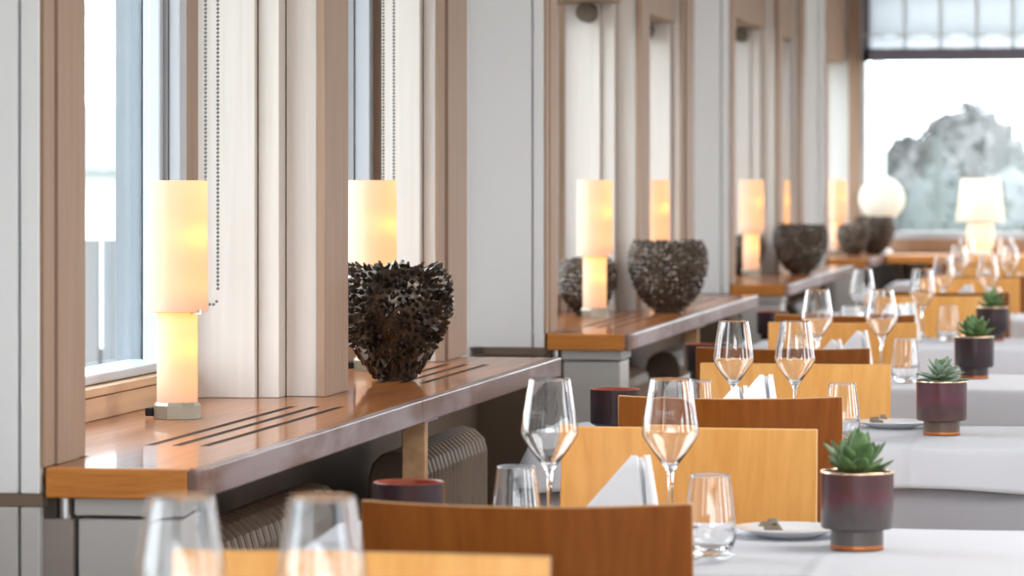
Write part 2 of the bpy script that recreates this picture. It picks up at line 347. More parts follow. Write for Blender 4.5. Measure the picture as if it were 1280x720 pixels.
# ================================================================== window sills
def make_sill(b, k, y_end):
    x0, x1, ch = -1.545, -1.30, 0.03
    th = 0.043
    e = bpy.data.objects.new('window_sill', None); COL.objects.link(e); e.location = (0, b, 0)
    e['label'] = ['nearest varnished brown sill, with the thorny vase and the nearest lamp on it', 'second varnished sill from the front, carrying the larger scaly bowl', 'third varnished sill from the front, blurred, narrow bowl and lamp on it', 'farthest varnished sill in the window row, against the end wall'][k]
    e['category'] = 'window sill'; e['group'] = 'sills along the window wall'
    n = y_end-b
    g = G(); z0, z1 = ZS-th, ZS
    xi = -1.80                                   # board runs back under the glass
    segs = [(0.0, 0.45, 0), (0.45, 1.44, 1), (1.44, 2.20, 0), (2.20, 2.95, 1), (2.95, n, 0)] if n > 3 else [(0, n, 0)]
    sx = [-1.500, -1.457, -1.411]; w = 0.008
    xf = x1-0.018
    for a, c, s in segs:
        if a == 0.0:
            g.prism([(-1.53, a+0.022), (xf-0.008, a+0.022), (xf, a+0.03), (xf, c), (xi, c), (xi, 0.23), (-1.53, 0.23)], z0, z1)
        elif not s:
            if c == n:
                g.box(-1.535, xf, a, c, z0, z1); g.box(xi, -1.535, a, min(c, 3.1), z0, z1)
            else: g.box(xi, xf, a, c, z0, z1)
        else:
            ed = [xi]+[q for x in sx for q in (x-w, x+w)]+[xf]
            for i in range(0, len(ed), 2): g.box(ed[i], ed[i+1], a, c, z0, z1)
    for a, c, s in segs:
        if s:
            for x in sx:
                v = G(); v.box(x-w, x+w, a, c, z0, z1-0.0012); link('slot_shade', v.mesh('slot_shade', M['black']), e)  # black filler added to stand for the shade inside the slot
    link('board', g.mesh('sill_board', M['sill']), e)
    g = G(); g.prism([(-1.53, 0.0), (x1-0.02, 0.0), (x1-0.018, 0.022), (-1.53, 0.022)], z0, z1+0.0005); link('end_edging', g.mesh('end_edging', M['sill_end']), e, bevel=0.003)
    m = min(1.77, n*0.5)
    g = G(); g.prism([(x1-0.020, 0.0), (x1-0.008, 0.006), (x1-0.002, 0.03), (x1, 0.06), (x1, m), (x1-0.018, m), (x1-0.018, 0.022)], z0, z1+0.0005); link('front_edging', g.mesh('front_edging', M['worn_sheen']), e, bevel=0.003)
    g = G(); g.prism([(x1, m), (x1+0.006, n), (x1-0.018, n), (x1-0.018, m)], z0, z1+0.0005); link('front_edging', g.mesh('front_edging', M['worn_sheen']), e, bevel=0.003)
    # support box under the near end
    g = G(); g.box(-1.49, -1.335, 0.03, 0.20, 0.0, 0.79); link('support_box', g.mesh('support_box', M['greypaint']), e, bevel=0.003)
    g = G(); g.box(-1.495, -1.33, 0.026, 0.205, 0.795, z0); link('support_cap', g.mesh('support_cap', M['greypaint']), e, bevel=0.003)
    g = G(); g.box(-1.55, -1.496, 0.022, 0.06, 0, 0.79); link('support_post', g.mesh('support_post', M['taupe']), e, bevel=0.003)
    g = G(); g.tube([(-1.513, 0.045, 0.79), (-1.513, 0.045, z0)], 0.013, 12); link('spacer', smooth_by_angle(g.mesh('spacer', M['steel'])), e)
    if n > 3:
        g = G(); g.box(-1.392, -1.345, 1.90, 1.93, 0.0, z0-0.012); link('bracket_leg', g.mesh('bracket_leg', M['upstand']), e, bevel=0.003)
        g = G(); g.box(-1.41, -1.33, 1.84, 1.96, z0-0.012, z0); link('bracket_plate', g.mesh('bracket_plate', M['white']), e, bevel=0.002)
    return e
for k in range(4): make_sill(BAY[k], k, BAY[k]+3.29 if k < 3 else Y1-0.03)
# wooden counter below the end window
g = G(); g.box(-1.29, 4.3, 19.72, Y1-0.03, ZS-0.045, ZS)
e = link('end_counter', g.mesh('end_counter', M['sill_end']), label='long orange-brown wooden shelf below the end window', cat='shelf', bevel=0.004)
g = G(); g.box(-1.0, 4.2, 20.0, 20.03, 0.0, ZS-0.045); link('back_panel', g.mesh('back_panel', M['dark']), e)
for x in (-1.25, 1.4, 4.2):
    g = G(); g.box(x, x+0.05, 19.8, 20.2, 0, ZS-0.045); link('support', g.mesh('counter_support', M['dark']), e)
# radiators
def radiator(y0, y1, label):
    e = bpy.data.objects.new('radiator', None); COL.objects.link(e); e.location = (-1.55, y0, 0); e['label'] = label; e['category'] = 'radiator'; e['group'] = 'radiators under the sills'
    n = int((y1-y0)/0.045); g = G()
    for i in range(n):
        y = i*0.045
        pr = []
        for a in range(0, 7): pr.append((0.055-0.055+0.06*math.cos(PI*a/6), 0.64+0.055*math.sin(PI*a/6)))
        poly = [(0.06, 0.12)]+pr+[(-0.06, 0.12)]
        b = len(g.v); m = len(poly)
        g.v += [(x, y, z) for x, z in poly]+[(x, y+0.028, z) for x, z in poly]
        g.f.append([b+j for j in range(m)]); g.mi.append(0); g.f.append([b+m+j for j in range(m)][::-1]); g.mi.append(0)
        for j in range(m):
            j2 = (j+1) % m; g.f.append([b+j, b+j2, b+m+j2, b+m+j]); g.mi.append(0)
    link('ribs', g.mesh('ribs', M['radiator']), e, kind='stuff', bevel=0.004, seg=1)
    for z in (0.2, 0.6):
        g = G(); g.tube([(0, 0, z), (0, y1-y0-0.02, z)], 0.018, 8); link('manifold_pipe', g.mesh('manifold_pipe', M['radiator']), e)
    for y in (0.1, y1-y0-0.15):
        g = G(); g.box(-0.02, 0.02, y, y+0.03, 0, 0.14); link('foot', g.mesh('foot', M['radiator']), e)
for k in range(3):
    radiator(BAY[k]+0.30, BAY[k]+1.84, 'brown ribbed radiator under the front half of the %s sill' % ORD[k])
    radiator(BAY[k]+2.62, BAY[k]+3.46, 'brown ribbed radiator under the far half of the %s sill' % ORD[k])

# ================================================================== ball chains of the blinds
M['steel_dk'] = mat('chain_metal', (0.20, 0.19, 0.18), 0.4, 0.6)
def chain(x, y, ztop, zbot, label, dx=0.024):
    g = G(); n = int((ztop-zbot)/0.0075)
    def q(x_, z_): g.lathe([(0, -0.0034), (0.0028, -0.0017), (0.0034, 0), (0.0028, 0.0017), (0, 0.0034)], 6, (x_, y, z_))
    for i in range(n):
        z = ztop-i*0.0075; q(-dx/2, z); q(dx/2, z)
    for a in range(1, 5): q(-dx/2*math.cos(PI*a/5), zbot-dx/2*math.sin(PI*a/5)*1.3)
    me = g.mesh('bead_chain', M['steel_dk'], True)
    e = bpy.data.objects.new('blind_chain', None); COL.objects.link(e); e.location = (x, 0, 0); e['label'] = label; e['category'] = 'blind chain'; e['group'] = 'blind chains'
    link('bead_strands', me, e, kind='stuff')
    g = G(); g.box(-0.02, 0.02, y-0.012, y+0.012, ztop, ztop+0.05); link('chain_clutch', g.mesh('chain_clutch', M['slate']), e)
chain(-1.691, BAY[0]+1.58, HEAD[0]-0.05, 1.06, 'looped metal ball chain hanging right behind the nearest lamp')
chain(-1.630, BAY[0]+2.93, HEAD[0]-0.05, 1.06, 'looped metal ball chain hanging above the thorny vase')

# ================================================================== window lamps
def make_lamp():
    e = bpy.data.objects.new('window_lamp', None); COL.objects.link(e); e['category'] = 'lamp'; e['group'] = 'opal window lamps'
    g = G(); g.lathe([(0, 0), (0.0415, 0), (0.0415, 0.023), (0.037, 0.029), (0, 0.029)], 10, a0=0.15)
    link('base', g.mesh('lamp_base', M['grey_metal']), e, bevel=0.001)
    g = G(); g.box(-0.055, -0.04, -0.012, 0.002, 0.004, 0.018); link('switch', g.mesh('lamp_switch', M['black']), e, bevel=0.002)
    g = G(); g.lathe([(0.0355, 0.028), (0.0355, 0.195), (0.0330, 0.1955)], 64); link('glass_stem', smooth_by_angle(g.mesh('glass_stem', M['opal'], weld=True)), e)
    g = G(); g.lathe([(0.0515, 0.1855), (0.0540, 0.186), (0.0520, 0.412), (0.0495, 0.413)], 240); sh = link('shade', smooth_by_angle(g.mesh('shade', M['opal'], weld=True)), e)
    g = G()
    for a in (200, 330, 80):
        c, s = math.cos(math.radians(a)), math.sin(math.radians(a))
        gg = G(); gg.box(0.034, 0.0565, -0.003, 0.003, 0.1815, 0.1895)
        o = link('clip', gg.mesh('clip', M['steel']), sh, rot=(0, 0, math.radians(a)))
    for nm, p, en in (('bulb', (0.012, -0.006, 0.235), 0.10), ('bulb', (0.022, -0.012, 0.315), 0.145), ('bulb', (0.010, -0.004, 0.380), 0.07), ('bulb', (0.006, -0.002, 0.060), 0.045), ('bulb', (0.010, -0.005, 0.120), 0.11), ('bulb', (0.004, -0.002, 0.170), 0.11)):
        l = bpy.data.lights.new('lamp_bulb', 'POINT'); l.energy = en; l.color = (1.0, 0.60, 0.22); l.shadow_soft_size = 0.012
        o = bpy.data.objects.new(nm, l); COL.objects.link(o); o.parent = e; o.location = p
    return e
lamp0 = make_lamp()
LAMPS = [(-1.622, BAY[0]+1.075), (-1.611, BAY[0]+2.665), (-1.570, BAY[1]+1.16), (-1.592, BAY[1]+2.70), (-1.578, BAY[2]+1.25), (-1.60, BAY[2]+2.70), (-1.568, BAY[3]+1.19)]
LL = ['glowing white glass lamp nearest, standing alone at the front of the nearest sill', 'glowing lamp standing behind the thorny vase on the nearest sill',
      'glowing glass lamp at the front of the second sill, before a small bowl', 'glowing lamp standing behind the larger scaly bowl of the second sill',
      'blurred glowing lamp at the front of the third sill', 'blurred lamp showing only its top behind the third sill bowl', 'farthest of the cylindrical lamps, beside the end window corner']
for i, (x, y) in enumerate(LAMPS):
    o = lamp0 if i == 0 else copy_tree(lamp0)
    o.location = (x, y, ZS); o['label'] = LL[i]; o.rotation_euler = (0, 0, 0.0)

# ================================================================== vases
def interp(prof, z):
    for (r0, z0), (r1, z1) in zip(prof, prof[1:]):
        if z0 <= z <= z1: return r0+(r1-r0)*(z-z0)/(z1-z0), math.atan2(-(r1-r0), (z1-z0))
    return prof[-1][0], 0
def vase(x, y, prof, kind, seed, label, m, rows, size, name='vase'):
    rnd = random.Random(seed)
    H = prof[-1][1]
    e = bpy.data.objects.new(name, None); COL.objects.link(e); e.location = (x, y, ZS); e['label'] = label; e['category'] = 'vase'; e['group'] = 'bronze vases on the sills'
    g = G(); inner = [(max(r-0.012, 0.01), max(z, 0.016)) for r, z in prof][::-1]
    g.lathe([(0, 0)]+prof+inner+[(0, 0.016)], 48); link('bowl', smooth_by_angle(g.mesh('vase_bowl', m, weld=True), 50), e)
    g = G(); z = size*0.7; r_i = 0
    zs_ = []
    while z < H-size*0.45: zs_.append(z); z += size*0.78
    zs_.append(H-size*0.1)
    for z in zs_:
        r, sl = interp(prof, z); n = max(8, int(2*PI*r/(size*0.92)))
        for k in range(n):
            a = 2*PI*(k+0.5*(r_i % 2)+rnd.uniform(-.18, .18))/n; zz = z+rnd.uniform(-.25, .25)*size
            rr, sl = interp(prof, min(max(zz, 0.002), H))
            N = Vector((math.cos(a)*math.cos(sl), math.sin(a)*math.cos(sl), math.sin(sl))); T = Vector((-math.sin(a), math.cos(a), 0)); U = N.cross(T)
            P = Vector((math.cos(a)*rr, math.sin(a)*rr, zz))
            s = size*rnd.uniform(0.8, 1.2)
            if kind == 'spike':   # a pinched petal curling outward and up
                tw = rnd.uniform(-.6, .6); T2 = T*math.cos(tw)+U*math.sin(tw); U2 = U*math.cos(tw)-T*math.sin(tw)
                if z < H*0.3: L_, up = 0.55, 1.25
                else: L_, up = rnd.uniform(0.6, 0.95), rnd.uniform(0.05, 0.5)
                up *= 0.35 if z > H*0.9 else 1.0; tip = P+N*s*L_+U2*s*up
                b = len(g.v)
                g.v += [tuple(P-T2*s*.5-N*s*.15), tuple(P+U2*s*.35+N*s*.12), tuple(P+T2*s*.5-N*s*.15), tuple(P-U2*s*.45+N*s*.2), tuple(tip-T2*s*.16), tuple(tip+T2*s*.16), tuple(P+N*s*.75-U2*s*.05)]
                for f in ((0, 1, 4), (1, 2, 5), (1, 5, 4), (0, 4, 6), (6, 4, 5), (2, 6, 5), (0, 6, 3), (3, 6, 2)):
                    g.f.append([b+i for i in f]); g.mi.append(0)
            else:                 # overlapping rounded scale
                b = len(g.v); mid = P+(N*.50+T*rnd.uniform(-.15, .15)+U*rnd.uniform(-.05, .2))*s; ph_ = rnd.uniform(0, 1)
                ring = []
                for j in range(7):
                    t = 2*PI*j/7+ph_; ring.append(P+(T*math.cos(t)*.54+U*math.sin(t)*.54)*s+N*s*(0.02+0.16*math.sin(t)))
                g.v += [tuple(q) for q in ring]+[tuple(mid)]
                for j in range(7): g.f.append([b+j, b+(j+1) % 7, b+7]); g.mi.append(0)
        r_i += 1
    me = bpy.data.meshes.new('vase_relief'); me.from_pydata(g.v, [], g.f); me.materials.append(m)
    link('spikes' if kind == 'spike' else 'scales', me, e, kind='stuff')
    return e
P1 = [(0.038, 0), (0.041, 0.015), (0.058, 0.04), (0.080, 0.07), (0.098, 0.10), (0.110, 0.13), (0.1155, 0.16), (0.115, 0.19), (0.108, 0.215), (0.098, 0.232), (0.094, 0.236)]
P2 = [(0.045, 0), (0.047, 0.012), (0.068, 0.03), (0.092, 0.06), (0.108, 0.09), (0.119, 0.125), (0.124, 0.155), (0.122, 0.185), (0.115, 0.207), (0.107, 0.221)]
P3 = [(0.035, 0), (0.037, 0.01), (0.058, 0.03), (0.074, 0.055), (0.084, 0.085), (0.087, 0.11), (0.084, 0.135), (0.077, 0.155), (0.070, 0.163)]
vase(-1.488, 7.285, [(r*.955, z*.985) for r, z in P1], 'spike', 3, 'dark bronze vase covered in thorns on the nearest sill', M['bronze'], 0, 0.0158)
vase(-1.400, 11.10, [(r*.965, z*.985) for r, z in P2], 'scale', 4, 'large bronze bowl with pebbly scales on the second sill', M['bronze2'], 0, 0.0165)
vase(-1.395, 15.66, [(r*.935, z*.96) for r, z in P2], 'scale', 5, 'large dark bowl on the third sill, out of focus', M['bronze2'], 0, 0.0165)
vase(-1.365, 19.90, [(r*.9, z*.93) for r, z in P2], 'scale', 6, 'farthest brown bowl in the corner before the white globe', M['bronze2'], 0, 0.0165)
vase(-1.64, BAY[1]+1.47, P3, 'scale', 7, 'small scaly bowl partly hidden behind the second sill front lamp', M['bronze2'], 0, 0.0165)
vase(-1.64, BAY[2]+1.52, P3, 'scale', 8, 'small dark bowl beside the third sill front lamp, blurred', M['bronze2'], 0, 0.0165)
vase(-1.47, 19.72, P3, 'scale', 9, 'small dark bowl between the farthest lamp and the farthest brown bowl', M['bronze2'], 0, 0.0165)

# ================================================================== end-wall lamp, globe, roman blind
e = bpy.data.objects.new('table_lamp', None); COL.objects.link(e); e.location = (-0.79, 20.02, ZS); e['label'] = 'glowing cream table lamp with tapered shade before the end window'; e['category'] = 'lamp'
g = G(); g.lathe([(0, 0), (0.07, 0), (0.07, 0.012), (0.02, 0.018), (0, 0.018)], 24); link('base', smooth_by_angle(g.mesh('table_lamp_base', M['white'])), e)
g = G(); g.lathe([(0.05, 0.015), (0.074, 0.05), (0.079, 0.10), (0.072, 0.17), (0.069, 0.171)], 32); link('glass_body', smooth_by_angle(g.mesh('glass_body', M['shade_fabric'], weld=True), 60), e)
g = G(); g.lathe([(0.130, 0.1845), (0.133, 0.185), (0.106, 0.415), (0.103, 0.4155)], 40); link('lamp_shade', smooth_by_angle(g.mesh('lamp_shade', M['shade_fabric'], weld=True)), e)
for p, en in (((0.02, -0.01, 0.25), 0.085), ((0.02, -0.01, 0.34), 0.065), ((0.0, 0, 0.10), 0.11)):
    l = bpy.data.lights.new('table_lamp_bulb', 'POINT'); l.energy = en; l.color = (1.0, 0.86, 0.66); l.shadow_soft_size = 0.03
    o = bpy.data.objects.new('bulb', l); COL.objects.link(o); o.parent = e; o.location = p
e = bpy.data.objects.new('globe_lamp', None); COL.objects.link(e); e.location = (-1.34, 20.13, ZS); e['label'] = 'white glass globe behind the farthest brown bowl'; e['category'] = 'globe lamp'
g = G(); g.lathe([(0, 0), (0.06, 0), (0.06, 0.02), (0.03, 0.03), (0.03, 0.18), (0, 0.18)], 20); link('base', g.mesh('globe_base', M['white']), e)
g = G(); g.ball((0, 0, 0.305), 0.128, 32, 18); link('globe', g.mesh('globe', M['opal_white'], True), e)
# roman blind
e = bpy.data.objects.new('roman_blind', None); COL.objects.link(e); e.location = (0, Y1-0.06, 0); e['label'] = 'pale roman blind with dark borders, drawn half up over the end window'; e['category'] = 'blind'
bx0, bx1, bz = -1.45, 4.2, 1.94
nx = int((bx1-bx0-0.03)/0.2)
for i in range(nx):
    xa = bx0+0.03+0.2*i
    def row(z, y): return [(xa+0.2*j/6, y-0.006*math.sin(PI*j/6), z-0.004*math.sin(PI*j/6)) for j in range(7)]
    g = G(); g.grid([row(2.45, 0), row(2.25, 0), row(2.09, 0)]); g.grid([row(2.085, -0.012), row(2.06, -0.03), row(2.03, -0.02), row(2.01, -0.008)])
    me = g.mesh('fabric_panel', M['blind'], True); o = link('fabric_panel', me, e); sm = o.modifiers.new('thick', 'SOLIDIFY'); sm.thickness = 0.001
    g = G(); g.box(xa-0.006, xa+0.006, -0.012, -0.009, 2.01, 2.45); link('tape', g.mesh('tape', M['blind_tape']), e)
g = G(); g.box(bx0, bx1, -0.018, -0.010, 2.083, 2.09); link('fold_line', g.mesh('fold_line', M['blind_tape']), e)
g = G(); g.box(bx0, bx1, -0.016, -0.004, bz, 2.012); link('bottom_border', g.mesh('bottom_border', M['slate']), e)
g = G(); g.box(bx0-0.005, bx0+0.033, -0.016, -0.004, bz, 2.45); link('side_border', g.mesh('side_border', M['slate']), e)

# ================================================================== tables and cloths
TB = [(2.72, 3.42), (4.81, 5.49), (7.12, 7.79), (9.15, 9.86), (11.35, 12.10), (13.65, 14.35), (15.9, 16.6), (18.1, 18.8)]
TX0, TX1 = -1.18, 0.48
def rrect(x0, x1, y0, y1, r, step=0.045):
    pts = []
    def seg(a, b):
        n = max(1, int((Vector(b)-Vector(a)).length/step))
        for i in range(n): pts.append(tuple(Vector(a).lerp(Vector(b), i/n)))
    def arc(cx, cy, a0):
        for i in range(5): pts.append((cx+r*math.cos(math.radians(a0+90*i/5)), cy+r*math.sin(math.radians(a0+90*i/5))))
    seg((x0+r, y0), (x1-r, y0)); arc(x1-r, y0+r, -90); seg((x1, y0+r), (x1, y1-r)); arc(x1-r, y1-r, 0)
    seg((x1-r, y1), (x0+r, y1)); arc(x0+r, y1-r, 90); seg((x0, y1-r), (x0, y0+r)); arc(x0+r, y0+r, 180)
    return pts
def cloth_mesh(hx, hy, drop, seed, wav, z_off, crease=None):
    rnd = random.Random(seed); r = 0.03
    base = rrect(-hx, hx, -hy, hy, r); n = len(base)
    ph = [rnd.uniform(0, 6) for _ in range(6)]
    def prof(i, d):
        x, y = base[i]; nx, ny = 0, 0
        p, q = Vector(base[(i+1) % n]), Vector(base[i-1]); t = (p-q).normalized(); nx, ny = t.y, -t.x
        s = x*1.0+y*1.3
        k = d/drop
        w = wav*k*(math.sin(s*9+ph[0])+0.6*math.sin(s*17+ph[1])+0.4*math.sin(s*31+ph[2]))
        if abs(x) > hx-r*1.5 and abs(y) > hy-r*1.5: w += 0.03*k
        out = 0.006*math.sqrt(k)+0.012*k+w
        hem = k*(0.010*math.sin(s*4.2+ph[3])+0.004*math.sin(s*11+ph[4]))
        cr = 0
        if crease is not None and y < 0 and abs(x-crease) < 0.03: cr = 0.007*(1 if x > crease else -0.6)
        return (x+nx*(out+cr), y+ny*(out+cr), z_off-d-hem)
    g = G()
    rows = []
    for f in (0.0, 0.5, 0.93, 0.985):
        rows.append([(x*f, y*f, z_off+0.0006*math.sin(x*14+ph[0])*f+0.0005*math.sin(y*22+ph[5])) for x, y in base])
    rows.append([(x*0.997, y*0.997, z_off-0.0015) for x, y in base])
    for d in (0.006, 0.015, 0.03, 0.05, 0.075, 0.1, 0.2, 0.3, 0.4, 0.5):
        if d >= drop: break
        rows.append([prof(i, d) for i in range(n)])
    rows.append([prof(i, drop) for i in range(n)])
    g.grid(rows[1:], True)
    # flat centre
    b = len(g.v); g.v += rows[1]; g.f.append(list(range(b, b+n))); g.mi.append(0)
    return g.mesh('tablecloth', M['cloth'], True, weld=True)
for i, (ya, yb) in enumerate(TB):
    hx, hy = (TX1-TX0)/2, (yb-ya)/2; cx, cy = (TX0+TX1)/2, (ya+yb)/2
    e = bpy.data.objects.new('dining_table', None); COL.objects.link(e); e.location = (cx, cy, 0)
    e['label'] = '%s dining table from the front, hidden under white linen' % ORD[i]; e['category'] = 'table'; e['group'] = 'row of dining tables'
    g = G(); g.box(-hx+0.012, hx-0.012, -hy+0.012, hy-0.012, ZT-0.035, ZT-0.006); link('tabletop', g.mesh('tabletop', M['brown']), e)
    for sx in (-1, 1):
        for sy in (-1, 1):
            g = G(); x, y = sx*(hx-0.07), sy*(hy-0.07); g.box(x-0.025, x+0.025, y-0.025, y+0.025, 0, ZT-0.035); link('leg', g.mesh('leg', M['brown']), e)
    me = cloth_mesh(hx-0.004, hy-0.004, 0.27, 40+i, 0.010, ZT-0.004); me.materials[0] = M['cloth_in']
    link('under_cloth', me, loc=(cx, cy, 0), label='grey long under-cloth hanging below the white cloth of the %s table' % ORD[i], cat='tablecloth', group='long under-cloths')
    me = cloth_mesh(hx, hy, 0.085, 60+i, 0.005, ZT, crease=-0.065)
    o = link('tablecloth', me, loc=(cx, cy, 0), label='short white linen cloth laid over the %s table from the front' % ORD[i], cat='tablecloth', group='white top cloths')
    s = o.modifiers.new('thick', 'SOLIDIFY'); s.thickness = 0.001; s.offset = -1

# ================================================================== chairs
def make_chair():
    """sits facing +y; origin on the floor below the middle of the backrest"""
    e = bpy.data.objects.new('dining_chair', None); COL.objects.link(e); e['category'] = 'chair'; e['group'] = 'bentwood dining chairs'
    hw, t, n, m = 0.2105, 0.014, 18, 8
    def pt(u, v, s):
        z = 0.47+0.40*v; lean = -0.05*(v-1.0)          # top at y = 0, bottom forward
        sag = 0.045*(u*u); w = hw*(1.0+0.006*(1-v))
        zt = z+(0.003*u*u if v > 0.99 else 0)
        yy = lean+sag-0.016
        return (u*w, yy+s*t, zt)
    g = G()
    F = [[pt(-1+2*i/n, j/m, 1) for i in range(n+1)] for j in range(m+1)]
    R = [[pt(-1+2*i/n, j/m, 0) for i in range(n+1)] for j in range(m+1)]
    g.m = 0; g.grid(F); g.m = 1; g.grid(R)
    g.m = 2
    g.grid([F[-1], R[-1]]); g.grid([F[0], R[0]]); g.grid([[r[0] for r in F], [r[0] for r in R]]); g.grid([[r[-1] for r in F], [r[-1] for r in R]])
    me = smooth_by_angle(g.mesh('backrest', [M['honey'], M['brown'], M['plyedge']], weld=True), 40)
    link('backrest', me, e, bevel=0.0025)
    g = G(); rows_t = []; rows_b = []
    for j in range(7):
        y = 0.05+0.40*j/6; ww = 0.195+0.02*j/6
        rows_t.append([(ww*(-1+2*i/8), y, 0.455-0.012*(1-(-1+2*i/8)**2)*math.sin(PI*min(1, (j+1)/6))-(0.012 if j == 6 else 0)) for i in range(9)])
        rows_b.append([(x, yy, z-0.014) for x, yy, z in rows_t[-1]])
    g.grid(rows_t); g.grid(rows_b); g.grid([rows_t[0], rows_b[0]]); g.grid([rows_t[-1], rows_b[-1]]); g.grid([[r[0] for r in rows_t], [r[0] for r in rows_b]]); g.grid([[r[-1] for r in rows_t], [r[-1] for r in rows_b]])
    link('seat', smooth_by_angle(g.mesh('seat', M['honey'], weld=True), 40), e, bevel=0.002)
    for sx in (-1, 1):
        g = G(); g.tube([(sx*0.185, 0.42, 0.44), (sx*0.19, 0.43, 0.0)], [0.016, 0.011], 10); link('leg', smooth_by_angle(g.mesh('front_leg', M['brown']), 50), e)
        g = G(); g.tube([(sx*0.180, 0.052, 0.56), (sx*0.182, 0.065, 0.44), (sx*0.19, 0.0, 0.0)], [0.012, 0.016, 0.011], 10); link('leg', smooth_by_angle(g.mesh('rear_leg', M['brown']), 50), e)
    g = G(); g.box(-0.18, 0.18, 0.058, 0.078, 0.405, 0.435); g.box(-0.18, 0.18, 0.405, 0.425, 0.405, 0.435); g.box(-0.19, -0.17, 0.07, 0.42, 0.405, 0.435); g.box(0.17, 0.19, 0.07, 0.42, 0.405, 0.435)
    link('seat_frame', g.mesh('seat_frame', M['brown']), e, bevel=0.002)
    return e
# (x, y of the backrest top, facing: 'away' shows its brown back, 'toward' shows its honey front, twist)
CH = [(-0.822, 3.87, 'toward', 0.0), (-0.744, 4.45, 'away', 0.06), (-0.705, 5.90, 'toward', 0.0), (-0.730, 6.70, 'away', 0.07),
      (-0.719, 7.98, 'toward', 0.0), (-0.817, 8.66, 'away', 0.02), (-0.792, 10.27, 'toward', 0.0), (-0.832, 10.82, 'away', 0.02),
      (-0.677, 12.67, 'toward', 0.0), (-0.623, 13.10, 'away', 0.0), (-0.640, 15.0, 'toward', 0.0), (-0.625, 15.35, 'away', 0.0),
      (-0.60, 17.15, 'toward', 0.0), (-0.75, 17.55, 'away', 0.0), (-0.62, 19.3, 'toward', 0.0)]
chair0 = make_chair(); na = nt_ = 0
for i, (x, y, fc, tw) in enumerate(CH):
    o = chair0 if i == 0 else copy_tree(chair0)
    o.location = (x, y, 0); o.rotation_euler = (0, 0, tw if fc == 'away' else PI+tw)
    if fc == 'away':
        o['label'] = 'brown bentwood chair turned away from us, %s of those from the front' % ORD[na]; na += 1
    else:
        o['label'] = 'honey bentwood chair facing us, %s of those from the front' % ORD[nt_]; nt_ += 1

# ================================================================== glassware
def wine_mesh():
    o = [(0, 0), (0.036, 0.0), (0.0365, 0.001), (0.030, 0.0022), (0.012, 0.004), (0.0055, 0.010), (0.0040, 0.022), (0.0037, 0.06), (0.0042, 0.083), (0.0075, 0.094), (0.0145, 0.104), (0.027, 0.120), (0.0365, 0.134), (0.0415, 0.1425), (0.0432, 0.1475), (0.0428, 0.153), (0.0398, 0.175), (0.0352, 0.204), (0.03125, 0.2272), (0.0309, 0.2293)]
    i = [(0.0306, 0.2299), (0.0303, 0.2300), (0.0300, 0.2293), (0.03035, 0.2272), (0.0343, 0.204), (0.0389, 0.175), (0.0418, 0.153), (0.0421, 0.148), (0.0404, 0.1432), (0.0352, 0.1347), (0.0255, 0.1210), (0.0128, 0.1060), (0.005, 0.0995), (0, 0.098)]
    g = G(); g.lathe(o+i, 48); return smooth_by_angle(g.mesh('wine_glass', M['glass'], weld=True), 60)
def tumbler_mesh():
    o = [(0, 0), (0.022, 0), (0.0255, 0.002), (0.032, 0.012), (0.0358, 0.024), (0.0368, 0.035), (0.0358, 0.052), (0.033, 0.075), (0.0298, 0.098), (0.0280, 0.112), (0.0277, 0.1143)]
    i = [(0.0274, 0.1149), (0.0271, 0.1150), (0.0268, 0.1143), (0.0270, 0.112), (0.0288, 0.098), (0.0319, 0.075), (0.0346, 0.052), (0.0355, 0.036), (0.0342, 0.025), (0.029, 0.014), (0.018, 0.009), (0, 0.0085)]
    g = G(); g.lathe(o+i, 44); return smooth_by_angle(g.mesh('tumbler', M['glass'], weld=True), 60)
WM, TM = wine_mesh(), tumbler_mesh()
def wine_r(z): return 0.0428+(0.0308-0.0428)*(z-0.153)/(0.23-0.153)
def etched():
    """small cursive word with a mast above it, frosted on the bowl"""
    g = G(); zc = 0.178
    def on(s, z): # s metres along the surface, angle -90 deg faces -y
        r = wine_r(z)+0.0002; a = -PI/2+s/r; return (r*math.cos(a), r*math.sin(a), z)
    pts = []
    for i in range(61):
        t = i/60; s = -0.014+0.028*t; pts.append(on(s+0.0016*math.sin(t*2*PI*6), zc+0.0042*math.cos(t*2*PI*6)*(0.6+0.4*math.sin(t*9))+0.002))
    g.tube(pts, 0.0004, 5)
    g.tube([on(-0.015+0.03*i/12, zc-0.006+0.002*math.sin(PI*i/12)) for i in range(13)], 0.00035, 5)
    g.tube([on(0.0, zc+0.005), on(0.0005, zc+0.012)], 0.00035, 5)
    return g.mesh('etched_mark', M['etch'])
EM = etched()
def wine(x, y, label, mark=None):
    o = link('wine_glass', WM, loc=(x, y, ZT+0.0012), label=label, cat='wine glass', group='clear wine glasses')
    if mark is not None: link('etched_mark', EM, o, rot=(0, 0, mark))
    return o
def tumbler(x, y, label): return link('tumbler', TM, loc=(x, y, ZT+0.0012), label=label, cat='tumbler', group='clear water tumblers')
def nth(i): return '%s table from the front' % ORD[i]
WG = [(0, -0.880, 3.30, 'left', None), (0, -0.748, 3.32, 'right', None), (1, -0.852, 5.333, 'left', -0.35), (1, -0.673, 5.363, 'right', -0.1), (2, -0.816, 7.571, 'left', 0.25), (2, -0.688, 7.592, 'right', 0.1),
      (3, -0.824, 9.76, 'left', 0.2), (3, -0.653, 9.80, 'right', 0.2), (4, -0.867, 12.03, 'left', None), (4, -0.668, 12.05, 'right', None), (5, -0.70, 14.10, 'left', None), (5, -0.53, 14.15, 'right', None), (6, -0.745, 16.4, 'left', None), (6, -0.518, 16.4, 'right', None), (7, -0.80, 18.5, 'left', None), (7, -0.60, 18.5, 'right', None)]
for ti_, x, y, side, mk in WG: wine(x, y, '%s stemmed wine glass of the pair on the %s' % (side, nth(ti_)), mk)
